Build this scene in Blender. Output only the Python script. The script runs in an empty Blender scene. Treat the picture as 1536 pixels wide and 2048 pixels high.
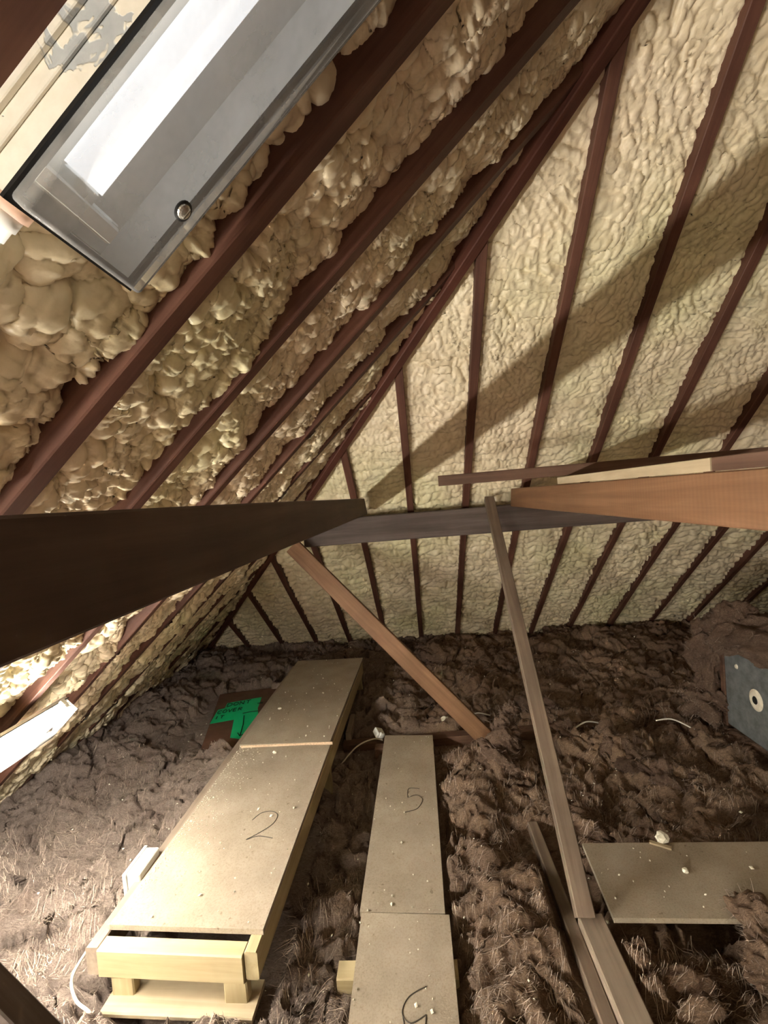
import bpy, bmesh, math, random
import numpy as np
from math import sin, cos, radians, pi, sqrt
from mathutils import Vector, Matrix

# ------------------------------------------------------------------ camera, world, exposure
scene = bpy.context.scene
COL = scene.collection
CAM = Vector((0, 0, 1.55))
FPX = 855.0
def cam_basis(yaw, pitch, roll):
    f = Vector((sin(yaw)*cos(pitch), cos(yaw)*cos(pitch), sin(pitch)))
    r = Vector((cos(yaw), -sin(yaw), 0)); u = r.cross(f)
    return cos(roll)*r + sin(roll)*u, -sin(roll)*r + cos(roll)*u, f
cr, cu, cf = cam_basis(radians(-3.7223), radians(-1.7803), radians(-4.7095))
cam_data = bpy.data.cameras.new('camera')
cam_data.sensor_fit = 'VERTICAL'; cam_data.sensor_height = 36.0; cam_data.sensor_width = 27.0
cam_data.lens = FPX/2048*36.0
cam_data.clip_start = 0.02
cam = bpy.data.objects.new('camera', cam_data); COL.objects.link(cam)
cam.matrix_world = Matrix(((cr.x, cu.x, -cf.x, CAM.x), (cr.y, cu.y, -cf.y, CAM.y), (cr.z, cu.z, -cf.z, CAM.z), (0, 0, 0, 1)))
scene.camera = cam
world = bpy.data.worlds.new('world'); scene.world = world; world.use_nodes = True
world.node_tree.nodes['Background'].inputs[0].default_value = (0.9, 0.85, 0.75, 1)
world.node_tree.nodes['Background'].inputs[1].default_value = 0.0
vs = scene.view_settings
vs.view_transform = 'Standard'; vs.look = 'None'; vs.gamma = 1; vs.use_curve_mapping = False
vs.exposure = 2.72
TUBE_POWER = 52.0        # the lit tube low on the left slope
REAR_FILL_POWER = 146.0        # added fill tube on the left slope, unseen behind the photographer

# ------------------------------------------------------------------ roof geometry
TH = radians(42.8); C, S = cos(TH), sin(TH)
Y0 = (2.0 + 1.55*C)/S                 # far slope (rafter undersides) meets z=0 at y=Y0
X0 = -(0.5185 + 1.55*C)/S             # left slope meets z=0 at x=X0
YR = 0.4                              # ridge
VMAX = (Y0-YR)/C
OF, VF, NF = Vector((0, Y0, 0)), Vector((0, -C, S)), Vector((0, -S, -C))     # far slope: origin, up-slope, inward
OL, VL, NL = Vector((X0, 0, 0)), Vector((C, 0, S)), Vector((S, 0, -C))       # left slope
OB, VB, NB = Vector((0, 2*YR-Y0, 0)), Vector((0, C, S)), Vector((0, S, -C))  # slope behind the camera
XE, YE = Vector((1, 0, 0)), Vector((0, 1, 0))
XW = 3.7                              # right-hand wall
HIPK = X0 + Y0                        # on the far hip x + y = HIPK

# ------------------------------------------------------------------ noise (numpy)
def _hash(ix, iy, seed):
    h = (ix.astype(np.int64)*374761393 + iy.astype(np.int64)*668265263 + seed*1442695041) & 0xffffffff
    h = ((h ^ (h >> 13))*1274126177) & 0xffffffff
    h = ((h ^ (h >> 16))*2246822519) & 0xffffffff
    return (h ^ (h >> 15)) & 0xffffffff
def _rnd(ix, iy, seed): return _hash(ix, iy, seed)/4294967295.0
def perlin(x, y, seed=0):
    xi = np.floor(x).astype(np.int64); yi = np.floor(y).astype(np.int64)
    xf = x-xi; yf = y-yi
    u = xf*xf*xf*(xf*(xf*6-15)+10); v = yf*yf*yf*(yf*(yf*6-15)+10)
    def g(dx, dy):
        a = _rnd(xi+dx, yi+dy, seed)*2*pi
        return np.cos(a)*(xf-dx) + np.sin(a)*(yf-dy)
    a = g(0, 0)*(1-u) + g(1, 0)*u; b = g(0, 1)*(1-u) + g(1, 1)*u
    return (a*(1-v) + b*v)*1.45
def fbm(x, y, seed, n=3):
    s = 0; a = 1.0
    for k in range(n):
        s = s + a*perlin(x*2**k, y*2**k, seed+k*17); a *= .5
    return s
def domes(x, y, seed, jit=.9):
    """rounded lobes with sharp creases: height 0..1 and the offset from the lobe's centre"""
    xi = np.floor(x).astype(np.int64); yi = np.floor(y).astype(np.int64)
    best = np.full(x.shape, 9.0); bx = np.zeros_like(x); by = np.zeros_like(x); br = np.zeros_like(x)
    for dx in (-1, 0, 1):
        for dy in (-1, 0, 1):
            cx = xi+dx; cy = yi+dy
            px = cx + .5 + jit*(_rnd(cx, cy, seed)-.5); py = cy + .5 + jit*(_rnd(cx, cy, seed+91)-.5)
            d = (x-px)**2 + (y-py)**2
            m = d < best
            best = np.where(m, d, best); bx = np.where(m, x-px, bx); by = np.where(m, y-py, by)
            br = np.where(m, _rnd(cx, cy, seed+57), br)
    return np.sqrt(np.clip(1-best*.95, 0, 1)), bx, by, br
def spheres(x, y, seed, jit=.85, rmin=.5, rmax=.98):
    """union of packed balls: height (in cells), offset from the winning ball's centre and its random number"""
    xi = np.floor(x).astype(np.int64); yi = np.floor(y).astype(np.int64)
    best = np.zeros(x.shape); bx = np.zeros_like(x); by = np.zeros_like(x); br = np.zeros_like(x)
    for dx in (-1, 0, 1):
        for dy in (-1, 0, 1):
            cx = xi+dx; cy = yi+dy
            px = cx + .5 + jit*(_rnd(cx, cy, seed)-.5); py = cy + .5 + jit*(_rnd(cx, cy, seed+91)-.5)
            q = _rnd(cx, cy, seed+57); r = rmin + (rmax-rmin)*q
            h = np.sqrt(np.clip(r*r - (x-px)**2 - (y-py)**2, 0, 9))
            m = h > best
            best = np.where(m, h, best); bx = np.where(m, x-px, bx); by = np.where(m, y-py, by); br = np.where(m, q, br)
    return best, bx, by, br
def sstep(a, b, x):
    t = np.clip((x-a)/(b-a), 0, 1); return t*t*(3-2*t)

# ------------------------------------------------------------------ mesh helpers
def grid_mesh(name, P, keep=None):
    """P: (n, m, 3) array -> mesh of quads, smooth shaded; keep: mask of vertices"""
    n, m, _ = P.shape
    idx = np.arange(n*m).reshape(n, m)
    q = np.stack([idx[:-1, :-1], idx[1:, :-1], idx[1:, 1:], idx[:-1, 1:]], -1).reshape(-1, 4)
    V = P.reshape(-1, 3)
    if keep is not None:
        k = keep.reshape(-1)
        q = q[k[q].all(1)]
        used = np.zeros(len(V), bool); used[q.reshape(-1)] = True
        mp = np.cumsum(used)-1
        V = V[used]; q = mp[q]
    me = bpy.data.meshes.new(name)
    me.vertices.add(len(V)); me.vertices.foreach_set('co', V.astype(np.float32).ravel())
    me.loops.add(q.size); me.loops.foreach_set('vertex_index', q.astype(np.int32).ravel())
    me.polygons.add(len(q))
    me.polygons.foreach_set('loop_start', np.arange(0, q.size, 4, dtype=np.int32))
    me.polygons.foreach_set('use_smooth', np.ones(len(q), bool))
    me.update(calc_edges=True); me.validate()
    return me
def obj(name, me, mat=None, parent=None, mw=None):
    o = bpy.data.objects.new(name, me); COL.objects.link(o)
    if mat and me is not None: me.materials.append(mat)
    if parent is not None: o.parent = parent
    if mw is not None: o.matrix_local = mw
    return o
def tag(o, label=None, cat=None, group=None, kind=None):
    if label: o['label'] = label
    if cat: o['category'] = cat
    if group: o['group'] = group
    if kind: o['kind'] = kind
    return o
def empty(name, loc=(0, 0, 0), label=None, cat=None, group=None, kind=None):
    o = bpy.data.objects.new(name, None); COL.objects.link(o); o.location = loc; o.empty_display_size = .05
    return tag(o, label, cat, group, kind)
def finish(bm, name, smooth=False):
    me = bpy.data.meshes.new(name)
    bmesh.ops.recalc_face_normals(bm, faces=bm.faces)
    bm.to_mesh(me); bm.free()
    if smooth:
        me.polygons.foreach_set('use_smooth', np.ones(len(me.polygons), bool))
    return me
def bm_box(bm, lo, hi, bev=0.0):
    t = bmesh.new()
    bmesh.ops.create_cube(t, size=1)
    for v in t.verts:
        v.co = Vector([lo[i] + (v.co[i]+.5)*(hi[i]-lo[i]) for i in range(3)])
    if bev > 0: bmesh.ops.bevel(t, geom=t.edges[:], offset=bev, segments=1, affect='EDGES', profile=.5)
    m = bpy.data.meshes.new('t'); t.to_mesh(m); t.free(); bm.from_mesh(m); bpy.data.meshes.remove(m)
    return bm
def box_mesh(name, lo, hi, bev=.002): return finish(bm_box(bmesh.new(), lo, hi, bev), name)
def frame(A, B, upv):
    """matrix with local x from A to B, local z as near to upv as possible"""
    A = Vector(A); B = Vector(B); x = (B-A).normalized(); u = Vector(upv)
    z = (u - u.dot(x)*x).normalized(); y = z.cross(x)
    return Matrix(((x.x, y.x, z.x, A.x), (x.y, y.y, z.y, A.y), (x.z, y.z, z.z, A.z), (0, 0, 0, 1)))
def timber_mesh(name, L, w, d, bev=.004, cutA=0., cutB=0., wob=.0, seed=0, side=0):
    """timber from x=0..L, y -w/2..w/2, z 0..d ; cutA/cutB push the top corners in; wob: waviness"""
    n = max(2, int(L/.12))
    bm = bmesh.new(); rings = []
    rng = random.Random(seed); ph = [rng.uniform(0, 6) for _ in range(6)]
    b = bev
    prof = [(-w/2+b, 0), (w/2-b, 0), (w/2, b), (w/2, d-b), (w/2-b, d), (-w/2+b, d), (-w/2, d-b), (-w/2, b)]
    for i in range(n+1):
        t = i/n; r = []
        for (py, pz) in prof:
            x0 = cutA*pz/d; x1 = L - cutB*pz/d
            x = x0 + (x1-x0)*t
            dy = wob*(sin(x*1.7+ph[0]) + .4*sin(x*5.1+ph[1])); dz = wob*(sin(x*1.3+ph[2]) + .4*sin(x*4.3+ph[3]))
            r.append(bm.verts.new((x, py+dy, pz+dz)))
        rings.append(r)
    k = len(prof)
    for i in range(n):
        for j in range(k):
            bm.faces.new((rings[i][j], rings[i][(j+1) % k], rings[i+1][(j+1) % k], rings[i+1][j]))
    bm.faces.new(rings[0]); bm.faces.new(rings[-1])
    return finish(bm, name)
def timber(name, A, B, w, d, mat, up=(0, 0, 1), label=None, cat=None, group=None, parent=None, **kw):
    L = (Vector(B)-Vector(A)).length
    o = obj(name, timber_mesh(name, L, w, d, **kw), mat, parent)
    o.matrix_world = frame(A, B, up)
    return tag(o, label, cat, group)
def tube_mesh(name, pts, r, seg=8, cap=True, bm=None, fin=True):
    bm = bm or bmesh.new(); pts = [Vector(p) for p in pts]; rings = []
    prev = None
    for i, p in enumerate(pts):
        t = (pts[min(i+1, len(pts)-1)] - pts[max(i-1, 0)]).normalized()
        a = prev if prev is not None else (Vector((0, 0, 1)) if abs(t.z) < .9 else Vector((1, 0, 0)))
        a = (a - a.dot(t)*t).normalized(); prev = a; b = t.cross(a)
        rr = r[i] if isinstance(r, (list, tuple)) else r
        rings.append([bm.verts.new(p + rr*(cos(2*pi*k/seg)*a + sin(2*pi*k/seg)*b)) for k in range(seg)])
    for i in range(len(rings)-1):
        for k in range(seg):
            bm.faces.new((rings[i][k], rings[i][(k+1) % seg], rings[i+1][(k+1) % seg], rings[i+1][k]))
    if cap: bm.faces.new(rings[0][::-1]); bm.faces.new(rings[-1])
    return finish(bm, name, True) if fin else bm
def spline(pts, n=8):
    pts = [Vector(p) for p in pts]; out = []
    P = [pts[0]] + pts + [pts[-1]]
    for i in range(1, len(P)-2):
        p0, p1, p2, p3 = P[i-1], P[i], P[i+1], P[i+2]
        for k in range(n):
            t = k/n
            out.append(.5*((2*p1) + (p2-p0)*t + (2*p0-5*p1+4*p2-p3)*t*t + (3*p1-p0-3*p2+p3)*t**3))
    out.append(pts[-1]); return out
def prism(name, poly, z0, z1):
    bm = bmesh.new()
    lo = [bm.verts.new((x, y, z0)) for x, y in poly]; hi = [bm.verts.new((x, y, z1)) for x, y in poly]
    n = len(poly)
    for i in range(n): bm.faces.new((lo[i], lo[(i+1) % n], hi[(i+1) % n], hi[i]))
    bm.faces.new(lo[::-1]); bm.faces.new(hi)
    return finish(bm, name)

# ------------------------------------------------------------------ materials
def mat_base(name, rough=.6, spec=.4):
    m = bpy.data.materials.new(name); m.use_nodes = True
    b = m.node_tree.nodes['Principled BSDF']
    b.inputs['Roughness'].default_value = rough; b.inputs['Specular IOR Level'].default_value = spec
    return m, m.node_tree.nodes, m.node_tree.links, b
def noise_node(N, L, coord, scale, detail=4, rough=.6, mapscale=None, dist=0., rot=None):
    n = N.new('ShaderNodeTexNoise'); n.inputs['Scale'].default_value = scale
    n.inputs['Detail'].default_value = detail; n.inputs['Roughness'].default_value = rough; n.inputs['Distortion'].default_value = dist
    if mapscale:
        mp = N.new('ShaderNodeMapping'); mp.inputs['Scale'].default_value = mapscale
        if rot: mp.inputs['Rotation'].default_value = rot
        L.new(coord, mp.inputs[0]); coord = mp.outputs[0]
    L.new(coord, n.inputs['Vector']); return n
def ramp(N, L, fac, stops):
    r = N.new('ShaderNodeValToRGB'); e = r.color_ramp.elements
    e[0].position, e[0].color = stops[0][0], (*stops[0][1], 1)
    e[1].position, e[1].color = stops[-1][0], (*stops[-1][1], 1)
    for p, c in stops[1:-1]:
        k = e.new(p); k.color = (*c, 1)
    L.new(fac, r.inputs[0]); return r
def mixc(N, L, fac, a, b, mode='MIX'):
    m = N.new('ShaderNodeMix'); m.data_type = 'RGBA'; m.blend_type = mode
    for sock, v in ((m.inputs[0], fac), (m.inputs[6], a), (m.inputs[7], b)):
        if isinstance(v, (int, float)): sock.default_value = v
        elif isinstance(v, tuple): sock.default_value = (*v, 1)
        else: L.new(v, sock)
    return m.outputs[2]
def bump(N, L, b, h, strength, dist):
    n = N.new('ShaderNodeBump'); n.inputs['Strength'].default_value = strength; n.inputs['Distance'].default_value = dist
    L.new(h, n.inputs['Height']); L.new(n.outputs[0], b.inputs['Normal']); return n
def obj_coord(N, L, rnd=True):
    t = N.new('ShaderNodeTexCoord')
    if not rnd: return t.outputs['Object']
    i = N.new('ShaderNodeObjectInfo'); a = N.new('ShaderNodeVectorMath'); a.operation = 'ADD'
    s = N.new('ShaderNodeMath'); s.operation = 'MULTIPLY'; s.inputs[1].default_value = 37.0
    L.new(i.outputs['Random'], s.inputs[0]); L.new(t.outputs['Object'], a.inputs[0]); L.new(s.outputs[0], a.inputs[1])
    return a.outputs[0]
def wood(name, dark, mid, light, rough=.65, grain=26, saw=False, bumpd=.0015, blotch=.5, spec=.3):
    m, N, L, b = mat_base(name, rough, spec)
    c = obj_coord(N, L)
    g = noise_node(N, L, c, grain, 6, .65, (.05, 1, 1), .6)
    col = ramp(N, L, g.outputs[0], [(.28, dark), (.5, mid), (.72, light)]).outputs[0]
    bl = noise_node(N, L, c, 3.0, 4, .6)
    br = ramp(N, L, bl.outputs[0], [(.3, (1-blotch,)*3), (.7, (1, 1, 1))])
    col = mixc(N, L, 1.0, col, br.outputs[0], 'MULTIPLY')
    h = g.outputs[0]
    if saw:
        w = N.new('ShaderNodeTexWave'); w.bands_direction = 'X'; w.inputs['Scale'].default_value = 22
        w.inputs['Distortion'].default_value = 2.5; w.inputs['Detail'].default_value = 2; w.inputs['Detail Scale'].default_value = .6
        L.new(c, w.inputs[0])
        r2 = ramp(N, L, w.outputs[1], [(.2, (.92, .92, .92)), (.8, (1.04, 1.04, 1.04))])
        col = mixc(N, L, .6, col, mixc(N, L, 1.0, col, r2.outputs[0], 'MULTIPLY'))
    L.new(col, b.inputs['Base Color'])
    bump(N, L, b, h, .5, bumpd)
    return m
M = {}
M['rafter'] = wood('rafter_wood', (.085, .034, .022), (.13, .055, .036), (.19, .085, .056), .6, 30, blotch=.35)
M['hip'] = wood('hip_wood', (.075, .026, .017), (.125, .045, .030), (.18, .07, .045), .6, 24, blotch=.35)
M['tie_dark'] = wood('tie_wood_dark', (.072, .046, .033), (.112, .071, .051), (.155, .10, .073), .6, 22, blotch=.35, spec=.25)
M['tie_orange'] = wood('tie_wood_orange', (.135, .064, .031), (.185, .093, .046), (.24, .128, .068), .6, 20, saw=True, blotch=.25)
M['purlin'] = wood('purlin_wood', (.075, .055, .048), (.115, .088, .078), (.17, .135, .12), .65, 24, blotch=.3)
M['strut'] = wood('strut_wood', (.16, .079, .038), (.23, .12, .06), (.30, .168, .092), .6, 26, blotch=.25)
M['strut_grey'] = wood('strut_wood_grey', (.135, .096, .07), (.205, .15, .11), (.29, .215, .155), .65, 26, blotch=.35)
M['joist'] = wood('joist_wood', (.09, .045, .029), (.145, .078, .05), (.21, .12, .08), .7, 24, blotch=.4)
M['joist_grey'] = wood('joist_wood_grey', (.22, .165, .125), (.32, .25, .19), (.42, .33, .25), .7, 24, blotch=.35)
M['pine'] = wood('pine_wood', (.36, .285, .155), (.475, .385, .22), (.56, .47, .29), .6, 18, blotch=.18)
M['pine_grubby'] = wood('pine_wood_grubby', (.38, .30, .19), (.50, .40, .26), (.62, .52, .36), .6, 18, blotch=.3)

def foam_mat():
    m, N, L, b = mat_base('spray_foam', .36, .45)
    t = N.new('ShaderNodeTexCoord').outputs['Object']
    n1 = noise_node(N, L, t, 1.1, 3, .55)
    col = ramp(N, L, n1.outputs[0], [(.34, (.84, .71, .53)), (.5, (.83, .72, .52)), (.66, (.79, .73, .48))]).outputs[0]
    n2 = noise_node(N, L, t, 9, 4, .6)
    r2 = ramp(N, L, n2.outputs[0], [(.3, (.90, .88, .82)), (.62, (1, 1, 1))])
    col = mixc(N, L, 1.0, col, r2.outputs[0], 'MULTIPLY')
    L.new(col, b.inputs['Base Color'])
    n3 = noise_node(N, L, t, 60, 3, .5)
    bump(N, L, b, n3.outputs[0], .25, .004)
    return m
M['foam'] = foam_mat()

def wool_mat(name, lo, mid, hi, scale=1.3, brown=False):
    m, N, L, b = mat_base(name, .95, .08)
    t = N.new('ShaderNodeTexCoord').outputs['Object']
    big = noise_node(N, L, t, scale, 5, .65, None, .6)
    col = ramp(N, L, big.outputs[0], [(.3, lo), (.5, mid), (.7, hi)]).outputs[0]
    if brown:       # older, browner quilt on the right-hand half
        sx = N.new('ShaderNodeSeparateXYZ'); L.new(t, sx.inputs[0])
        ad = N.new('ShaderNodeMath'); ad.operation = 'MULTIPLY_ADD'; ad.inputs[1].default_value = 1.6; L.new(big.outputs[0], ad.inputs[0]); L.new(sx.outputs[0], ad.inputs[2])
        br = ramp(N, L, ad.outputs[0], [(.35, (1, 1, 1)), (.95, (.98, .86, .70))])
        col = mixc(N, L, 1.0, col, br.outputs[0], 'MULTIPLY')
    fib = noise_node(N, L, t, 26, 10, .78, (1, 3.4, 2.0), 3.2)
    fr = ramp(N, L, fib.outputs[0], [(.33, (.42, .38, .35)), (.52, (1, 1, 1)), (.72, (1.55, 1.5, 1.42))])
    col = mixc(N, L, 1.0, col, fr.outputs[0], 'MULTIPLY')
    L.new(col, b.inputs['Base Color'])
    bump(N, L, b, fib.outputs[0], 1.0, .022)
    return m
M['wool'] = wool_mat('mineral_wool', (.28, .20, .16), (.42, .332, .288), (.57, .45, .375), brown=True)
M['wool_brown'] = wool_mat('mineral_wool_brown', (.17, .11, .08), (.28, .19, .14), (.38, .27, .20), 3)

def chipboard():
    m, N, L, b = mat_base('chipboard', .75, .2)
    c = obj_coord(N, L)
    a = noise_node(N, L, c, 4.5, 5, .6)
    col = ramp(N, L, a.outputs[0], [(.3, (.28, .232, .175)), (.5, (.345, .29, .223)), (.7, (.41, .35, .272))]).outputs[0]
    s = noise_node(N, L, c, 170, 3, .7)
    r = ramp(N, L, s.outputs[0], [(.28, (.72, .68, .62)), (.5, (1, 1, 1)), (.75, (1.12, 1.1, 1.05))])
    col = mixc(N, L, 1.0, col, r.outputs[0], 'MULTIPLY')
    k = noise_node(N, L, c, 38, 2, .5)
    kr = ramp(N, L, k.outputs[0], [(.25, (.6, .55, .5)), (.31, (1, 1, 1))])
    col = mixc(N, L, 1.0, col, kr.outputs[0], 'MULTIPLY')
    L.new(col, b.inputs['Base Color']); bump(N, L, b, s.outputs[0], .3, .001)
    return m
M['chip'] = chipboard()
def plain(name, col, rough=.5, spec=.4, metal=0., var=.12, scale=14, bumpd=0.):
    m, N, L, b = mat_base(name, rough, spec); b.inputs['Metallic'].default_value = metal
    c = obj_coord(N, L)
    n = noise_node(N, L, c, scale, 5, .65)
    r = ramp(N, L, n.outputs[0], [(.3, tuple(v*(1-var) for v in col)), (.7, tuple(min(1, v*(1+var)) for v in col))])
    L.new(r.outputs[0], b.inputs['Base Color'])
    if bumpd: bump(N, L, b, n.outputs[0], .4, bumpd)
    return m
M['chip_edge'] = plain('chipboard_edge', (.55, .40, .28), .8, .2, 0, .25, 120)
M['hardboard'] = plain('hardboard', (.13, .066, .042), .6, .3, 0, .25, 8)
M['green'] = plain('green_tape', (.008, .58, .22), .45, .4, 0, .12, 6)
M['ink'] = plain('black_ink', (.012, .02, .014), .6, .2, 0, .1)
M['pencil'] = plain('pencil_mark', (.06, .05, .04), .6, .2, 0, .1)
M['white'] = plain('white_plastic', (.78, .79, .76), .35, .45, 0, .06)
M['cable'] = plain('white_cable', (.66, .62, .54), .4, .4, 0, .1)
M['galv'] = plain('galvanised_steel', (.20, .215, .22), .5, .5, .35, .35, 16)
M['limescale'] = plain('limescale', (.72, .66, .54), .8, .2, 0, .15, 40)
M['black'] = plain('black_rubber', (.012, .012, .012), .5, .4, 0, .1)
M['felt'] = plain('roof_felt', (.02, .016, .013), .9, .1, 0, .2)
M['steel'] = plain('screw_steel', (.55, .53, .48), .3, .5, .9, .2, 60)
M['terracotta'] = plain('pink_plastic', (.60, .40, .30), .5, .4, 0, .1)
M['brick'] = plain('dark_brick', (.12, .07, .05), .9, .1, 0, .3, 8)
M['plaster'] = plain('plasterboard', (.16, .12, .1), .9, .1, 0, .2, 5)
M['blue'] = plain('blue_plastic', (.03, .08, .25), .5, .4, 0, .1)
def peeling():
    m, N, L, b = mat_base('peeling_paint', .5, .35)
    c = obj_coord(N, L)
    n = noise_node(N, L, c, 9, 5, .6, (1, 1, 1), .5)
    mask = ramp(N, L, n.outputs[0], [(.54, (0, 0, 0)), (.55, (1, 1, 1))])
    d = noise_node(N, L, c, 30, 5, .6)
    paint = ramp(N, L, d.outputs[0], [(.35, (.76, .71, .60)), (.65, (.86, .82, .72))])
    zinc = ramp(N, L, d.outputs[0], [(.3, (.40, .42, .43)), (.7, (.54, .56, .56))])
    L.new(mixc(N, L, mask.outputs[0], paint.outputs[0], zinc.outputs[0]), b.inputs['Base Color'])
    inv = N.new('ShaderNodeMath'); inv.operation = 'SUBTRACT'; inv.inputs[0].default_value = 1; L.new(mask.outputs[0], inv.inputs[1])
    bump(N, L, b, inv.outputs[0], .6, .001)
    return m
M['peel'] = peeling()
def acrylic():
    m = bpy.data.materials.new('clear_acrylic'); m.use_nodes = True
    N, L = m.node_tree.nodes, m.node_tree.links
    N.remove(N['Principled BSDF'])
    tr = N.new('ShaderNodeBsdfTransparent'); tr.inputs[0].default_value = (.93, .93, .91, 1)
    gl = N.new('ShaderNodeBsdfGlossy'); gl.inputs['Roughness'].default_value = .12
    df = N.new('ShaderNodeBsdfDiffuse'); df.inputs[0].default_value = (.86, .85, .82, 1)
    lw = N.new('ShaderNodeFresnel'); lw.inputs['IOR'].default_value = 1.3
    m1 = N.new('ShaderNodeMixShader'); m2 = N.new('ShaderNodeMixShader')
    c = obj_coord(N, L); n = noise_node(N, L, c, 12, 4, .6)
    r = ramp(N, L, n.outputs[0], [(.35, (.17, .17, .17)), (.7, (.34, .34, .34))])
    L.new(r.outputs[0], m1.inputs[0]); L.new(tr.outputs[0], m1.inputs[1]); L.new(df.outputs[0], m1.inputs[2])
    L.new(lw.outputs[0], m2.inputs[0]); L.new(m1.outputs[0], m2.inputs[1]); L.new(gl.outputs[0], m2.inputs[2])
    L.new(m2.outputs[0], N['Material Output'].inputs[0])
    return m
M['acrylic'] = acrylic()
def emit(name, col, strength):
    m = bpy.data.materials.new(name); m.use_nodes = True
    b = m.node_tree.nodes['Principled BSDF']
    b.inputs['Base Color'].default_value = (.8, .8, .8, 1)
    b.inputs['Emission Color'].default_value = (*col, 1); b.inputs['Emission Strength'].default_value = strength
    return m
M['tube_lit'] = emit('lit_tube', (1.0, .945, .855), TUBE_POWER)
M['tube_fill_rear'] = emit('fill_tube_rear', (1.0, .945, .855), REAR_FILL_POWER)
M['tube_off'] = emit('tube_added_glow', (.93, .95, 1.0), .16)  # faint glow added so the overhead tube looks white
M['tray_white'] = plain('white_enamel', (.74, .73, .69), .35, .45, 0, .05)

# ------------------------------------------------------------------ ceiling: roof decks
def pt(O, V, N, E, e, v, n): return O + E*e + V*v + N*n
def deck(name, pts, out, label):
    """roof deck: polygon thickened outwards"""
    bm = bmesh.new()
    a = [bm.verts.new(p) for p in pts]; b = [bm.verts.new(p+out) for p in pts]; n = len(pts)
    bm.faces.new(a); bm.faces.new(b[::-1])
    for i in range(n): bm.faces.new((a[i], b[i], b[(i+1) % n], a[(i+1) % n]))
    o = obj(name, finish(bm, name), M['felt']); return tag(o, label, None, None, 'structure')
DK = -.105
VE = -.5
hx = lambda v: X0 + C*v            # x of the hip at slope height v
def far_pts(O, V, N): return [pt(O, V, N, XE, hx(VE), VE, DK), pt(O, V, N, XE, XW, VE, DK), pt(O, V, N, XE, XW, VMAX, DK), pt(O, V, N, XE, hx(VMAX), VMAX, DK)]
ceil_far = deck('ceiling_far', far_pts(OF, VF, NF), -NF*.05, 'far roof slope filled with cream spray foam between rafters')
ceil_back = deck('ceiling_back', far_pts(OB, VB, NB), -NB*.05, 'roof slope behind the viewpoint')
ceil_left = deck('ceiling_left', [pt(OL, VL, NL, YE, Y0-C*VE, VE, DK), pt(OL, VL, NL, YE, YR, VMAX, DK), pt(OL, VL, NL, YE, 2*YR-Y0+C*VE, VE, DK)], -NL*.05,
                 'left hip slope with thick lumpy cream spray foam')

# ------------------------------------------------------------------ spray foam, one mesh per bay
def foam_far(u, v):
    w1 = fbm(u*6, v*6, 3, 2); w2 = fbm(u*6+40, v*6, 9, 2); w3 = perlin(u*1.6, v*1.6, 15)
    low = 1-sstep(1.6, 3.4, v+.5*perlin(u*1.2+7, v*1.0, 77))          # rippled low down, wormy and bubbly higher up
    uu = u + .026*w1 + .010*w3; vv = v + .026*w2
    a, ax, ay, ar = spheres((uu+.25*vv*w3)/.031, (vv-.2*uu*w3)/.046, 21)
    b2 = np.abs(perlin(uu/.025+w2*.9, vv/.042+w1*.5, 35))             # worms running up the slope
    ph = v/.066 + .5*w1 + .34*perlin(u/.12, v/.25, 31) + .11*perlin(u/.035, v/.09, 33)
    rip = np.sqrt(np.abs(np.sin(pi*ph))+.003)*(.75+.45*perlin(u/.12, np.floor(ph)*3.7, 37))      # rows of ripples across the bay
    c, cx, cy, crr = spheres(uu/.034+.5*w2, (ph*.066)/.044, 41)
    h = (.020*a + .017*np.sqrt(b2+.004))*(1-.85*low) + (.040*rip + .022*c + .004*np.sqrt(b2+.004))*(.12+.88*low)
    h += .013*fbm(u*3.3, v*2.2, 55)
    seam = np.exp(-((((v+.05*w1+.03*perlin(u*2.5, v*0, 5)) % .43)-.2)/.016)**2)     # spray passes
    h -= .008*seam
    return h, .35*.031*ax*a*(1-low), .35*.046*ay*a*(1-low) - .012*rip*low
def foam_left(u, v):
    w1 = fbm(u*5, v*5, 103, 2); w2 = fbm(u*5+40, v*5, 109, 2)
    uu = u + .02*w1; vv = v + .024*w2
    a, ax, ay, ar = spheres(uu/.050, vv/.064, 121)
    b, bx, by, brr = spheres((uu+.25*ax*.05)/.024+5, (vv+.2*ay*.064)/.032, 131)
    d, dx_, dy_, dr = spheres(uu/.015, vv/.019+w1, 151)
    ribs = np.abs(perlin(uu/.036+w2, vv/.012+2*w1, 141))      # comb-like ribs
    patch = sstep(-.25, .3, perlin(u*4.5, v*4.5, 171)); pop = .35+.65*sstep(-.2, .3, perlin(u*3+9, v*3, 181))
    h = .040*a + .024*b*(.45+.7*pop) + .006*d*pop + .017*np.sqrt(ribs+.005)*(.3+.7*patch)
    h += .026*fbm(u*4.2, v*3.4, 155)
    return h, .34*.050*ax*a + .25*.024*bx*b, .34*.064*ay*a + .25*.032*by*b - .018*a
def foam_bay(parent, O, V, N, E, e0, e1, v0, v1, res, fun, base, keepf, label=None):
    ne = max(3, int((e1-e0)/res)+1); nv = max(3, int((v1-v0)/res)+1)
    e = np.linspace(e0, e1, ne); v = np.linspace(v0, v1, nv)
    G, W = np.meshgrid(e, v, indexing='ij')
    keep = keepf(G, W)
    if not keep.any(): return
    h, de, dv = fun(G, W)
    h = h + base
    # foam climbs or thins at the timber in an uneven line
    P = np.zeros(G.shape+(3,))
    for i in range(3):
        P[..., i] = O[i] + E[i]*(G+de) + V[i]*(W+dv) + N[i]*h
    o = obj('spray_foam', grid_mesh('spray_foam', P, keep), M['foam'], parent)
    if label: o['label'] = label
RW = .046
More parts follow.
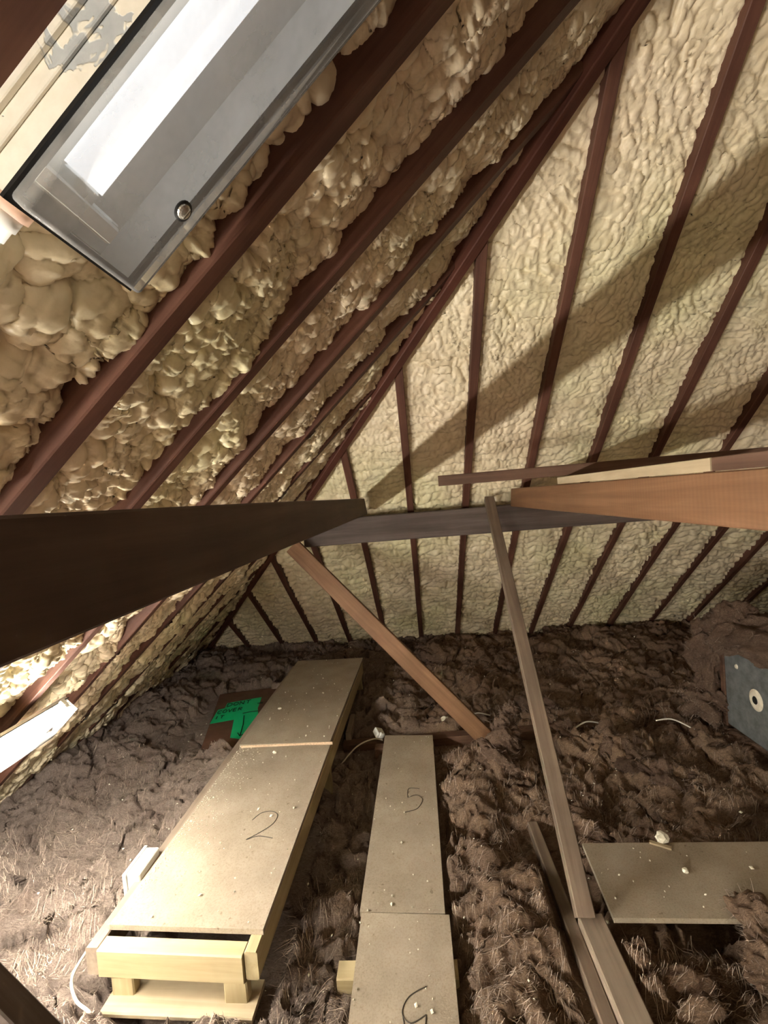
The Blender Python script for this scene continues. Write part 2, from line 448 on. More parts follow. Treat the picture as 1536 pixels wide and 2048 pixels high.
far_x = [-2.30+.4*0, -1.90, -1.515, -1.135, -.765, -.37, .015, .405, .805, 1.197, 1.585, 2.005, 2.405, 2.805, 3.205]    # right faces of the far rafters
edges = [-2.75] + far_x + [3.62]
for i in range(len(edges)-1):
    a, b = edges[i], edges[i+1]
    vhip = lambda x: (x-X0)/C
    vtop = min(VMAX, vhip(b)+.05)
    foam_bay(ceil_far, OF, VF, NF, XE, a-.012, b-RW+.012, -.45, vtop, .0074 if b < 2.4 else .010, foam_far, -.066 - (.006 if b < 3 else 0), lambda g, w: w < (g-X0)/C + .02)
left_y = [-.385, 0.0, .385, .77, 1.125, 1.52, 1.925, 2.31, 2.70, 3.09, 3.48, 3.87, 4.26]                            # far faces of the left rafters
edges = [-.77] + left_y + [4.6]
for i in range(len(edges)-1):
    a, b = edges[i], edges[i+1]
    mid = (a+b)/2
    res = .0046 if .2 < mid < 1.4 else (.0055 if 1.4 < mid < 2.2 else .0085)
    if mid < .1: res = .014
    vtop = min(VMAX, (Y0-a)/C + .05) if a > YR else min(VMAX, (Y0 - (2*YR-b))/C)
    foam_bay(ceil_left, OL, VL, NL, YE, a-.012, b-RW+.012, -.2, vtop, res, foam_left, -.084 if mid < 2 else (-.066 if mid < 2.5 else -.056), lambda g, w: w < (Y0-np.maximum(g, 2*YR-g))/C + .02)
# slope behind the viewpoint: the same foam, coarser
foam_bay(ceil_back, OB, VB, NB, XE, -2.4, 3.62, -.3, VMAX, .03, foam_far, -.05, lambda g, w: w < (g-X0)/C)
foam_bay(ceil_left, OL, VL, NL, YE, -4.0, -.83, -.2, VMAX, .03, foam_left, -.07, lambda g, w: w < (Y0-(2*YR-g))/C)

# walls and floor closing the loft
def slab(name, lo, hi, mat, label):
    o = obj(name, box_mesh(name, lo, hi, 0), mat); return tag(o, label, None, None, 'structure')
slab('floor', (-3.0, -4.2, -.22), (XW, 5.2, -.17), M['plaster'], 'ceiling boards below the insulation')
slab('wall_right', (XW, -4.2, -.17), (XW+.1, 5.2, 4.0), M['brick'], 'dark wall closing the right end of the loft')

# ------------------------------------------------------------------ rafters
ORD = ['first', 'second', 'third', 'fourth', 'fifth', 'sixth', 'seventh', 'eighth', 'ninth', 'tenth', 'eleventh', 'twelfth', 'thirteenth', 'fourteenth', 'fifteenth']
for i, x in enumerate(far_x):
    xc = x - RW/2
    vt = min(VMAX, (xc-X0)/C)
    A = pt(OF, VF, NF, XE, xc, -.45, 0); B = pt(OF, VF, NF, XE, xc, vt, 0)
    timber('rafter', A, B, RW, .10, M['rafter'], -NF, 'dark reddish rafter of the far slope, %s counted from the left corner' % ORD[i], 'rafter',
           'rafters of the far slope', bev=.003, wob=.002, seed=i)
n = 0
for i, y in enumerate(left_y):
    if y < .3: continue
    yc = y - RW/2
    vt = (Y0-max(yc, 2*YR-yc))/C
    A = pt(OL, VL, NL, YE, yc, -.2, 0); B = pt(OL, VL, NL, YE, yc, vt, 0)
    lab = 'reddish rafter of the left slope running behind the strip light fitting' if n == 0 else 'reddish rafter of the left slope, %s beyond the strip light fitting' % ORD[n-1]
    timber('rafter', A, B, RW, .10, M['rafter'], -NL, lab, 'rafter', 'rafters of the left slope', bev=.003, wob=.0025, seed=40+i)
    n += 1
# hip rafter: vertical-sided, a little deeper than the jack rafters
d = Vector((C, -C, S)).normalized()
hA = Vector((X0, Y0, 0)) + d*(-.4) ; hB = Vector((hx(VMAX), YR, VMAX*S))
up = Vector((0, 0, 1)) - Vector((0, 0, 1)).dot(d)*d
hA = hA - up.normalized()*.035; hB = hB - up.normalized()*.035
timber('hip_rafter', hA, hB, .055, .13, M['hip'], (0, 0, 1), 'dark red hip timber where the left and far slopes meet', 'hip rafter', bev=.004, wob=.002, seed=77)

# ------------------------------------------------------------------ purlin, ties, struts
timber('purlin', (-.78, 3.03, 1.252), (XW, 3.03, 1.252), .08, .185, M['purlin'], (0, 0, 1), 'grey-brown purlin across the far rafters at eye level', 'purlin', bev=.006, wob=.002, seed=5)
timber('tie_beam', (-.335, -2.0, 1.449), (-.335, 2.985, 1.449), .05, .113, M['tie_dark'], (0, 0, 1), 'very dark brown tie beam coming in from the left edge', 'beam', bev=.003, cutB=.13, wob=.001, seed=6)
timber('tie_beam', (.69, -2.0, 1.428), (.69, 2.93, 1.428), .05, .120, M['tie_orange'], (0, 0, 1), 'orange-brown saw-marked tie beam coming in from the right edge', 'beam', bev=.003, cutB=.05, wob=.001, seed=7)
timber('diagonal_strut', (.41, 2.66, -.06), (-.84, 2.93, 1.27), .11, .042, M['strut'], (0, -1, .1), 'smooth orange-brown diagonal strut leaning left up to the purlin end', 'strut', bev=.003, seed=8)
timber('diagonal_strut', (.475, 1.455, .06), (.527, 2.955, 1.475), .062, .045, M['strut_grey'], (0, -1, .5), 'slim grey-brown strut with a pale edge rising to the purlin', 'strut', bev=.003, seed=9)
timber('diagonal_strut', (-.385, .8, -.01), (-1.055, .8, .736), .1, .05, M['purlin'], (0, -1, 0), 'dark strut crossing the bottom left corner', 'strut', bev=.003, seed=10)
# battens resting on the orange tie
timber('loose_batten', (.130, 1.95, 1.586), (2.6, 1.76, 1.584), .04, .046, M['joist'], (0, 0, 1), 'long rough brown batten lying across the orange tie beam', 'batten', bev=.002, seed=11, cutA=.0)
timber('loose_batten', (.675, .985, 1.551), (.675, 1.965, 1.551), .03, .030, M['pine_grubby'], (0, 0, 1), 'pale straw-coloured batten lying on top of the orange tie beam', 'batten', bev=.0015, seed=12)
timber('loose_batten', (.675, .2, 1.551), (.675, .98, 1.551), .03, .030, M['joist'], (0, 0, 1), 'short dark batten at the right edge on the orange tie beam', 'batten', bev=.0015, seed=13)

# ------------------------------------------------------------------ strip light fittings
def fitting(name, A, B, inward, W, tray_h, cover_h, tube_off, tube_mat, tray_mat, label, gland=True):
    """strip light from A to B (on the rafter undersides); local x length, z inward, y across"""
    root = empty(name, (0, 0, 0), label, 'light fitting')
    root.matrix_world = frame(A, B, inward)
    L = (Vector(B)-Vector(A)).length
    bm = bmesh.new(); t = .005
    bm_box(bm, (0, -W/2, 0), (L, W/2, t))
    bm_box(bm, (0, -W/2, t), (L, -W/2+t, tray_h)); bm_box(bm, (0, W/2-t, t), (L, W/2, tray_h))
    bm_box(bm, (0, -W/2+t, t), (t, W/2-t, tray_h)); bm_box(bm, (L-t, -W/2+t, t), (L, W/2-t, tray_h))
    bm_box(bm, (0, W/2, tray_h*.42), (L, W/2+.004, tray_h*.52), .001)       # rolled bead along the side
    bm_box(bm, (0, W/2, 0), (L, W/2+.006, .008), .001)
    obj('tray', finish(bm, 'tray'), tray_mat, root)
    bm = bmesh.new(); iy = W/2-t-.0005                                         # white liner: floor and turned-up sides
    bm_box(bm, (.006, -iy, t+.0005), (L-.006, iy, t+.003))
    for sg in (-1, 1): bm_box(bm, (.006, sg*iy-.0015, t+.003), (L-.006, sg*iy+.0003, tray_h-.001))
    obj('reflector', finish(bm, 'reflector'), M['tray_white'], root)
    bm = bmesh.new(); g = .004
    for lo, hi in (((-.004, -W/2-.004), (L+.004, -W/2+.008)), ((-.004, W/2-.008), (L+.004, W/2+.004)), ((-.004, -W/2+.008), (.008, W/2-.008)), ((L-.008, -W/2+.008), (L+.004, W/2-.008))):
        bm_box(bm, (*lo, tray_h), (*hi, tray_h+g))
    obj('gasket', finish(bm, 'gasket'), M['black'], root)
    # moulded clear cover: five faces, rounded
    bm = bmesh.new(); z0 = tray_h+g; z1 = z0+cover_h
    bmesh.ops.create_cube(bm, size=1)
    for v in bm.verts: v.co = Vector(((v.co.x+.5)*L, v.co.y*W, z0 + (v.co.z+.5)*cover_h))
    bmesh.ops.delete(bm, geom=[f for f in bm.faces if f.normal.z < -.9], context='FACES_ONLY')
    bmesh.ops.bevel(bm, geom=[e for e in bm.edges if not e.is_boundary], offset=.006, segments=3, affect='EDGES', profile=.5)
    cover = obj('cover', finish(bm, 'cover', True), M['acrylic'], root)
    tz = max(.032, min(.05, tray_h*.8))
    n = 20
    obj('tube', tube_mesh('tube', [(.06+ (L-.12)*k/6, tube_off, tz) for k in range(7)], .019, n), tube_mat, root)
    for x in (.035, L-.035):
        bm = bmesh.new()
        bm_box(bm, (x-.011, tube_off-.055, .012), (x+.011, tube_off+.05, tz+.016), .003)
        bm_box(bm, (x-.006, tube_off-.062, .012), (x+.014, tube_off-.048, tz+.004), .002)
        bm_box(bm, (x-.014, tube_off-.014, tz-.014), (x+.026, tube_off+.014, tz+.014), .004)
        obj('lampholder', finish(bm, 'lampholder'), M['white'], root)
    k = 0
    for x in (.115, L-.115):
        bm = bmesh.new()
        bmesh.ops.create_uvsphere(bm, u_segments=16, v_segments=8, radius=.0095)
        for v in bm.verts: v.co = Vector((x+v.co.x, -W*.30+v.co.y, z1+.001+max(0, v.co.z)*.62))
        bm_box(bm, (x-.007, -W*.30-.0009, z1+.0052), (x+.007, -W*.30+.0009, z1+.0075))
        obj('screw', finish(bm, 'screw'), M['steel'], cover)
        obj('washer', tube_mesh('washer', [(x, -W*.30, z1), (x, -W*.30, z1+.0015)], .0125, 20), M['black'], cover)
    if gland:
        gl = obj('cable_gland', tube_mesh('cable_gland', [(-.001, tube_off+.02, .03), (-.016, tube_off+.02, .03)], .017, 6), M['terracotta'], root)
        obj('gland_nut', tube_mesh('gland_nut', [(-.016, tube_off+.02, .03), (-.03, tube_off+.02, .03), (-.031, tube_off+.02, .03), (-.045, tube_off+.02, .03)], [.013, .013, .0105, .0105], 12), M['white'], gl)
        obj('conduit', tube_mesh('conduit', spline([(-.045, tube_off+.02, .03), (-.2, tube_off+.024, .03), (-.5, tube_off+.02, .03)], 6), .009, 10), M['white'], gl)
    return root
FY = .465
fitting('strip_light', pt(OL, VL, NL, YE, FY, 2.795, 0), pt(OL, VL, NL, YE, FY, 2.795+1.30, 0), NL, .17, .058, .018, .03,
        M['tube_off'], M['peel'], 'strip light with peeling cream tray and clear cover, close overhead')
VT = 1.219
fitting('strip_light', pt(OL, VL, NL, YE, 1.62, VT, .035), pt(OL, VL, NL, YE, .32, VT, .035), NL, .17, .012, .06, -.04,
        M['tube_lit'], M['tray_white'], 'lit strip light low on the left slope at the left edge', gland=False)
fitting('strip_light', pt(OL, VL, NL, YE, -.5, VT, .035), pt(OL, VL, NL, YE, -1.8, VT, .035), NL, .17, .012, .06, -.04,
        M['tube_fill_rear'], M['tray_white'], 'added fill strip light on the left slope, unseen behind the viewpoint', gland=False)

# ------------------------------------------------------------------ mineral wool quilt over the joists
RECTS = [  # x0, x1, y0, y1, ceiling for the wool, margin
    (-1.13, -.56, 1.215, 3.6, -.01, .04), (-.305, .015, .3, 2.66, -.005, .02), (.57, 1.8, 1.40, 1.75, .03, .03),
    (-1.76, -1.2, 2.66, 3.5, -.015, .05), (.40, .54, .2, 1.92, -.01, .03), (1.75, 3.4, 1.4, 2.75, -.0, .05), (-.56, .95, 2.64, 2.76, -.05, .03)]
def wool_h(x, y):
    w1 = fbm(x*2.2, y*2.2, 203); w2 = fbm(x*2.2+31, y*2.2, 207)
    v1 = fbm(x*9, y*9, 213, 2); v2 = fbm(x*9+31, y*9, 217, 2)
    xx = x + .09*w1 + .014*v1; yy = y + .09*w2 + .014*v2
    a, ax, ay, ar = domes(xx/.26, yy/.20, 221)
    b = np.abs(perlin(xx/.15+w2, yy/.10, 231))
    rg = 1-np.abs(perlin(xx/.075, yy/.055+w1, 241)); rg = rg*rg           # torn, folded edges
    e = np.abs(perlin(xx/.032+w1*2, yy/.024, 251))
    f2 = 1-np.abs(perlin(xx/.014+v1, yy/.010+v2, 257))
    h = -.155 + .115*a*(.35+.85*ar) + .085*np.sqrt(b+.003) + .030*rg + .020*np.sqrt(e+.003) + .010*f2*f2 + .03*w1
    h += .03*sstep(-1.7, -2.2, x) + .03*sstep(-1.0, -1.35, x)
    h += .03*sstep(3.9, 4.3, y)*sstep(-1.5, -.5, x) - .03*sstep(4.3, 4.6, y)
    h += .07*np.exp(-(((x+1.22)/.16)**2 + ((y-2.15)/.5)**2)) + .06*np.exp(-(((x-.2)/.14)**2 + ((y-2.3)/.35)**2)) + .05*np.exp(-(((x-.2)/.15)**2 + ((y-1.3)/.7)**2))
    h += .08*np.exp(-(((x-.42)/.12)**2 + ((y-2.45)/.16)**2)) + .08*np.exp(-(((y-1.06)/.13)**2))*sstep(-.4, -.6, x)
    h -= .03*np.exp(-(((x+.43)/.1)**2 + ((y-1.6)/1.2)**2))
    h -= .04*sstep(.6, .9, x)*sstep(2.6, 2.3, y)
    for (x0, x1, y0, y1, zc, mg) in RECTS:
        m = sstep(-mg, 0, np.minimum(np.minimum(x-x0, x1-x), np.minimum(y-y0, y1-y)))
        h = h*(1-m) + np.minimum(h, zc)*m
    k = .30
    return h, k*.26*ax*a*ar, k*.20*ay*a*ar
def wool_patch(x0, x1, y0, y1, res):
    gx, gy = np.meshgrid(np.arange(x0, x1, res), np.arange(y0, y1, res), indexing='ij')
    h, dx, dy = wool_h(gx, gy)
    f = fbm(gx/.022, gy/.022, 263, 2)
    out = np.ones_like(gx)
    for (a0, a1, b0, b1, zc, mg) in RECTS:
        out *= 1 - sstep(-.12, -.02, np.minimum(np.minimum(gx-a0, a1-gx), np.minimum(gy-b0, b1-gy)))
    h = h + .004*f
    return np.stack([gx+dx*out+.004*f, gy+dy*out, h], -1)
wool = obj('mineral_wool', grid_mesh('mineral_wool', wool_patch(-2.75, 2.9, .6, 4.85, .0092)), M['wool'])
tag(wool, 'crumpled brown mineral wool quilt spread over the whole loft floor', 'insulation', None, 'stuff')

# ------------------------------------------------------------------ boards
def board(name, quad, z0, z1, label, group=None):
    root = empty(name, (sum(p[0] for p in quad)/4, sum(p[1] for p in quad)/4, z0), label, 'board', group)
    c = root.location
    q = [(p[0]-c.x, p[1]-c.y) for p in quad]
    obj('panel', prism('panel', q, 0, z1-z0), M['chip'], root)
    return root
def pencil(root, strokes, zt, r=.0016):
    c = root.location
    bm = bmesh.new()
    for s in strokes:
        pts = spline([(x-c.x, y-c.y, zt-c.z+.0008) for x, y in s], 6)
        bm = tube_mesh('n', pts, r, 5, True, bm, False)
    obj('pencil_number', finish(bm, 'pencil_number'), M['pencil'], root)
b2 = board('floor_board', [(-1.122, 1.325), (-.584, 1.300), (-.560, 2.325), (-1.085, 2.355)], .182, .20, 'wide chipboard panel pencilled 2 on the raised pine frame')
pencil(b2, [[(-.80, 1.775), (-.775, 1.815), (-.73, 1.825), (-.695, 1.80), (-.70, 1.75), (-.745, 1.70), (-.785, 1.668), (-.74, 1.685), (-.675, 1.672)]], .20)
b1 = board('floor_board', [(-1.090, 2.345), (-.562, 2.335), (-.515, 3.585), (-1.085, 3.595)], .194, .212, 'far chipboard panel on the raised frame beside the green tape')
b5 = board('floor_board', [(-.307, 1.503), (.003, 1.492), (.017, 2.64), (-.284, 2.66)], .032, .05, 'narrow chipboard panel pencilled 5 at the middle of the floor')
pencil(b5, [[(-.075, 2.15), (-.13, 2.155), (-.135, 2.09)], [(-.135, 2.09), (-.09, 2.105), (-.062, 2.07), (-.09, 2.01), (-.15, 1.99)]], .05)
b6 = board('floor_board', [(-.303, .45), (.018, .45), (.018, 1.486), (-.300, 1.500)], .032, .05, 'narrow chipboard panel pencilled 6 at the bottom edge')
pencil(b6, [[(-.072, 1.262), (-.125, 1.235), (-.145, 1.195), (-.12, 1.17), (-.075, 1.19)], [(-.145, 1.195), (-.13, 1.15), (-.085, 1.15), (-.075, 1.19)]], .05)
b7 = board('floor_board', [(.585, 1.745), (1.74, 1.715), (1.74, 1.402), (.567, 1.435)], .062, .08, 'dusty chipboard panel lying crosswise at the right edge')
for b in (b2, b1):                      # raw sawn ends that show
    pass
obj('raw_edge', box_mesh('raw_edge', (-.265, -.6315, .001), (.265, -.6275, .0175), .001), M['chip_edge'], b1)
obj('raw_edge', box_mesh('raw_edge', (-.268, -.5135, .001), (.268, -.508, .0172), .001), M['chip_edge'], b2).rotation_euler.z = -.045
# raised pine frame under boards 2 and 1
fr = empty('raised_frame', (-.85, 1.25, -.02), 'pale pine frame on short legs carrying the wide chipboard panels', 'frame')
def part(name, A, B, w, d, mat, root, up=(0, 0, 1), **kw):
    o = obj(name, timber_mesh(name, (Vector(B)-Vector(A)).length, w, d, **kw), mat, root)
    o.matrix_local = Matrix.Translation(-root.location) @ frame(A, B, up); return o
part('side_rail', (-.608, 1.248, .092), (-.540, 3.56, .092), .042, .090, M['pine'], fr, seed=3)
part('side_rail', (-1.142, 1.268, .092), (-1.10, 3.56, .092), .045, .090, M['joist_grey'], fr, seed=4)
part('front_rail', (-1.118, 1.283, .092), (-.632, 1.262, .088), .050, .091, M['pine'], fr, seed=5)
part('cross_rail', (-1.115, 2.34, .10), (-.59, 2.33, .10), .045, .08, M['pine'], fr, seed=6)
part('cross_rail', (-1.10, 3.5, .10), (-.56, 3.5, .10), .045, .08, M['pine'], fr, seed=6)
for (x, y) in ((-1.045, 1.295), (-.665, 1.278)):
    part('leg', (x, y, .0), (x, y, .088), .075, .035, M['pine'], fr, up=(0, -1, 0), seed=7)
for (x, y) in ((-1.08, 2.34), (-.60, 2.33), (-1.07, 3.5), (-.56, 3.5)):
    part('leg', (x, y, -.12), (x, y, .10), .07, .035, M['pine'], fr, up=(0, -1, 0), seed=8)
part('base_plate', (-1.09, 1.268, .014), (-.60, 1.258, .004), .11, .018, M['pine_grubby'], fr, seed=9)
obj('back_panel', box_mesh('back_panel', (-.17, .10, .0), (.13, .11, .11), .001), M['galv'], fr)
# bearers below the narrow boards
timber('bearer', (-.36, 1.33, -.035), (.03, 1.33, -.035), .06, .065, M['pine'], (0, 0, 1), 'pale bearer end poking out beneath the panel pencilled 6', 'bearer', seed=14)
timber('bearer', (-.34, 2.58, -.035), (.02, 2.58, -.035), .06, .065, M['joist'], (0, 0, 1), 'brown bearer under the far end of the panel pencilled 5', 'bearer', seed=15)
# joists showing through the wool
timber('ceiling_joist', (.445, .2, -.07), (.43, 1.93, -.07), .045, .105, M['strut_grey'], (0, 0, 1), 'grey-brown joist with its side bare left of the slim strut foot', 'joist', seed=16, wob=.002)
timber('ceiling_joist', (.515, .2, -.05), (.497, 1.462, -.05), .085, .115, M['joist_grey'], (0, 0, 1), 'broad grey joist end running to the bottom edge below the strut foot', 'joist', seed=17, wob=.002)
timber('ceiling_joist', (-.56, 2.70, -.09), (1.10, 2.76, -.07), .07, .085, M['joist'], (0, 0, 1), 'brown joist lying crosswise beyond the panel pencilled 5', 'joist', seed=18)
timber('joist_block', (-.53, 2.72, -.02), (-.53, 2.95, -.02), .035, .07, M['joist_grey'], (0, 0, 1), 'small wooden block standing beside the raised frame', 'block', seed=19)
# hardboard sheet with green tape note
hb = empty('hardboard_sheet', (-1.47, 3.1, .0), 'dark brown hardboard sheet under the green tape note', 'board')
obj('panel', prism('panel', [(x+1.47, y-3.1) for x, y in [(-1.74, 3.47), (-1.12, 3.58), (-1.14, 2.70), (-1.49, 2.63)]], 0, .012), M['hardboard'], hb)
tp = empty('green_tape', (-1.4, 3.05, .0125), 'bright green tape note reading DONT COVER with a down arrow', 'tape')
TZ = .0125
obj('strip', prism('strip', [(x+1.4, y-3.05) for x, y in [(-1.60, 3.30), (-1.345, 3.375), (-1.31, 3.19), (-1.237, 3.01), (-1.243, 2.755), (-1.355, 2.785), (-1.432, 3.03), (-1.595, 2.985), (-1.63, 3.195), (-1.585, 3.215)]], 0, .0012), M['green'], tp)
GLY = {'D': [[(0, 0), (0, 1), (.5, .85), (.6, .5), (.5, .15), (0, 0)]], 'O': [[(.3, 0), (.02, .25), (.02, .75), (.3, 1), (.58, .75), (.58, .25), (.3, 0)]],
       'N': [[(0, 0), (0, 1)], [(0, 1), (.55, 0)], [(.55, 0), (.55, 1)]], 'T': [[(.3, 0), (.3, 1)], [(0, 1), (.62, 1)]],
       'C': [[(.55, .85), (.3, 1), (.02, .6), (.05, .2), (.3, 0), (.55, .12)]], 'V': [[(0, 1), (.3, 0)], [(.3, 0), (.6, 1)]],
       'E': [[(.5, 1), (0, 1)], [(0, 1), (0, 0)], [(0, 0), (.5, 0)], [(0, .5), (.42, .5)]], 'R': [[(0, 0), (0, 1)], [(0, 1), (.5, .85), (.48, .6), (0, .5)], [(.15, .5), (.55, 0)]],
       'I': [[(.2, 0), (.2, 1)]]}
def lettering(txt, p, dx, dy, bm):
    p = Vector((p[0], p[1], 0))
    for ch in txt:
        if ch in GLY:
            for s in GLY[ch]:
                pts = [p + dx*a + dy*b for a, b in s]
                if len(pts) > 2: pts = spline(pts, 3)
                bm = tube_mesh('n', [(q.x+1.4, q.y-3.05, .0015) for q in pts], .0032, 5, True, bm, False)
        p = p + dx*.85
    return bm
ex = Vector((.245, .065)).normalized(); ey = Vector((-.05, .245)).normalized()
bm = bmesh.new()
lettering('DONT', (-1.575, 3.235), ex.to_3d()*.055, ey.to_3d()*.055, bm)
lettering('COVER', (-1.605, 3.125), ex.to_3d()*.045, ey.to_3d()*.048, bm)
lettering('IT', (-1.585, 3.045), ex.to_3d()*.04, ey.to_3d()*.04, bm)
for s in ([(-1.40, 3.115), (-1.345, 3.135), (-1.29, 3.14)], [(-1.375, 3.08), (-1.33, 2.95), (-1.295, 2.81)], [(-1.325, 2.84), (-1.295, 2.80), (-1.26, 2.835)], [(-1.34, 3.265), (-1.30, 3.275)]):
    tube_mesh('n', [(x+1.4, y-3.05, .0015) for x, y in s], .0036, 5, True, bm, False)
tag(obj('lettering', finish(bm, 'lettering'), M['ink'], tp), 'black handwriting', kind='stuff')

# ------------------------------------------------------------------ water tank with its wool jacket
tk = empty('water_tank', (2.35, 2.15, .02), 'galvanised steel water tank corner at the right edge', 'water tank')
bm = bmesh.new(); bm_box(bm, (-.56, -.62, 0), (.6, .53, .50), .02)
obj('body', finish(bm, 'body'), M['galv'], tk)
def disc_x(name, y, z, r0, r1, x0, x1, mat, seg=20, parent=tk):
    bm = bmesh.new()
    a = [bm.verts.new((x0, y+r0*cos(2*pi*k/seg), z+r0*sin(2*pi*k/seg)*1.25)) for k in range(seg)]
    b = [bm.verts.new((x1, y+r1*cos(2*pi*k/seg), z+r1*sin(2*pi*k/seg)*1.25)) for k in range(seg)]
    for k in range(seg): bm.faces.new((a[k], a[(k+1) % seg], b[(k+1) % seg], b[k]))
    bm.faces.new(b); return obj(name, finish(bm, name), mat, parent)
disc_x('limescale_ring', .27, .265, .048, .036, -.561, -.567, M['limescale'])
disc_x('outlet', .27, .265, .018, .016, -.567, -.569, M['black'])
disc_x('rivet', .40, .40, .012, .008, -.561, -.567, M['limescale'], 10)
obj('seam', box_mesh('seam', (-.568, .495, .0), (-.555, .53, .5), .003), M['joist'], tk)
FUZZ = []
def blob(name, ells, res, mat, label, cat, seed, amp=.03):
    """torn clump of quilt: displaced ellipsoids joined in one mesh"""
    me_all = bmesh.new()
    for (c, r, k) in ells:
        t = bmesh.new(); bmesh.ops.create_icosphere(t, subdivisions=res, radius=1)
        P = np.array([v.co[:] for v in t.verts])
        for j in range(3): pass
        W = P*np.array(r) + np.array(c)
        n = fbm(W[:, 0]*9+W[:, 2]*5, W[:, 1]*9+W[:, 2]*8, seed+k, 4)
        f = np.abs(perlin(W[:, 0]*26+W[:, 2]*31, W[:, 1]*26-W[:, 2]*9, seed+k+5))
        W = W + P*(amp*n + amp*.7*(np.sqrt(f+.01)-.4))[:, None]
        for v, w in zip(t.verts, W): v.co = w
        m = bpy.data.meshes.new('t'); t.to_mesh(m); t.free(); me_all.from_mesh(m); bpy.data.meshes.remove(m)
    o = obj(name, finish(me_all, name, True), mat)
    FUZZ.append((o, seed))
    return tag(o, label, cat)
blob('tank_jacket', [((2.1, 2.3, .60), (.42, .45, .13), 1), ((1.86, 2.62, .62), (.17, .14, .13), 2), ((1.76, 2.76, .34), (.085, .085, .30), 3), ((2.3, 1.9, .62), (.5, .35, .13), 4), ((1.73, 2.72, .13), (.13, .1, .09), 5)],
     5, M['wool_brown'], 'shaggy brown wool jacket slumped over the water tank', 'insulation', 301, .05)
blob('wool_clump', [((.42, 2.42, .12), (.09, .11, .13), 1), ((.36, 2.30, .08), (.10, .10, .08), 2), ((.47, 2.50, .2), (.05, .05, .08), 3)], 5, M['wool_brown'], 'torn wool clump heaped at the foot of the orange-brown strut', 'insulation', 331, .05)
blob('wool_clump', [((.78, 2.95, .03), (.13, .12, .07), 1), ((.86, 2.72, .01), (.08, .12, .05), 2)], 5, M['wool_brown'], 'straw-coloured wool tuft hanging over the crosswise joist', 'insulation', 341, .05)
blob('wool_clump', [((1.12, 2.45, .0), (.10, .14, .05), 1), ((1.22, 2.25, -.01), (.12, .10, .05), 2), ((1.02, 2.55, .02), (.05, .06, .04), 3)], 5, M['wool_brown'], 'rolled wool tuft left of the water tank', 'insulation', 351, .06)
blob('wool_clump', [((1.02, 1.28, .03), (.14, .07, .05), 1), ((1.0, 1.42, .07), (.06, .05, .04), 2), ((.9, 1.12, .02), (.16, .08, .06), 3)], 5, M['wool'], 'pale grey wool tuft in the bottom right corner', 'insulation', 361, .06)

# ------------------------------------------------------------------ small things
# white plastic box beside board 2
wb = empty('socket_box', (-1.165, 1.56, .12), 'white plastic socket box standing against the panel pencilled 2', 'box')
bm = bmesh.new(); bm_box(bm, (-.03, -.055, -.06), (.03, .075, .09), .004)
obj('body', finish(bm, 'body'), M['white'], wb)
obj('rim', box_mesh('rim', (-.036, -.060, .066), (-.022, .08, .094), .002), M['white'], wb)
obj('rim', box_mesh('rim', (-.034, -.062, -.06), (-.020, -.05, .092), .002), M['white'], wb)
def cable(pts, label, r=.0045):
    return tag(obj('cable', tube_mesh('cable', spline(pts, 8), r, 8), M['cable']), label, 'cable')
cable([(-1.17, 1.30, .16), (-1.19, 1.24, .12), (-1.15, 1.20, .09), (-1.075, 1.17, .07), (-1.05, 1.13, .0), (-1.06, 1.05, -.06), (-1.02, .9, -.08)], 'white cable hanging off the near left corner of the pine frame')
cable([(-.56, 2.50, -.04), (-.46, 2.60, .02), (-.36, 2.66, .03), (-.30, 2.66, .02)], 'white cable curving to the far end of the panel pencilled 5')
cable([(.25, 2.86, .02), (.33, 2.90, .04), (.42, 2.90, .02)], 'short white cable loop beside the orange-brown strut foot')
cable([(.88, 2.66, .03), (.98, 2.70, .055), (1.08, 2.72, .03)], 'white cable showing on the crosswise joist')
cable([(1.42, 2.74, .02), (1.5, 2.70, .045), (1.58, 2.62, .02)], 'white cable arching over wool near the water tank')
def lump(name, c, r, label, cat, mat, seed, group=None):
    bm = bmesh.new(); bmesh.ops.create_icosphere(bm, subdivisions=2, radius=1)
    rng = random.Random(seed)
    for v in bm.verts: v.co = Vector(c) + Vector((v.co.x*r[0], v.co.y*r[1], v.co.z*r[2]))*rng.uniform(.72, 1.15)
    return tag(obj(name, finish(bm, name), mat), label, cat, group)
M['chipfoam'] = plain('foam_chip', (.86, .82, .68), .5, .4, 0, .05)
jb = empty('cable_clip', (-.325, 2.69, .05), 'white plastic connector at the far left corner of the panel pencilled 5', 'connector')
bm = bmesh.new(); bm_box(bm, (-.03, -.03, -.02), (.03, .03, .02), .006); me = finish(bm, 'body'); o = obj('body', me, M['white'], jb); o.rotation_euler = (.3, .5, .6)
bm = bmesh.new(); bm_box(bm, (-.012, -.036, -.012), (.012, -.02, .026), .003); o = obj('lug', finish(bm, 'lug'), M['white'], jb); o.rotation_euler = (.3, .5, .6)
lump('foam_chip', (.895, 1.74, .098), (.026, .022, .022), 'white cube-like foam chip on the far edge of the crosswise panel', 'foam chip', M['chipfoam'], 1)
lump('foam_chip', (.90, 1.60, .087), (.012, .010, .009), 'small round foam chip in the middle of the crosswise panel', 'foam chip', M['chipfoam'], 2)
o = timber('wood_offcut', (.845, 1.735, .082), (.91, 1.70, .082), .022, .008, M['pine_grubby'], (0, 0, 1), 'thin wood splinter on the crosswise panel below the foam chip', 'offcut', seed=3)
wz = lambda x, y: float(wool_h(np.array([[x]]), np.array([[y]]))[0][0, 0])
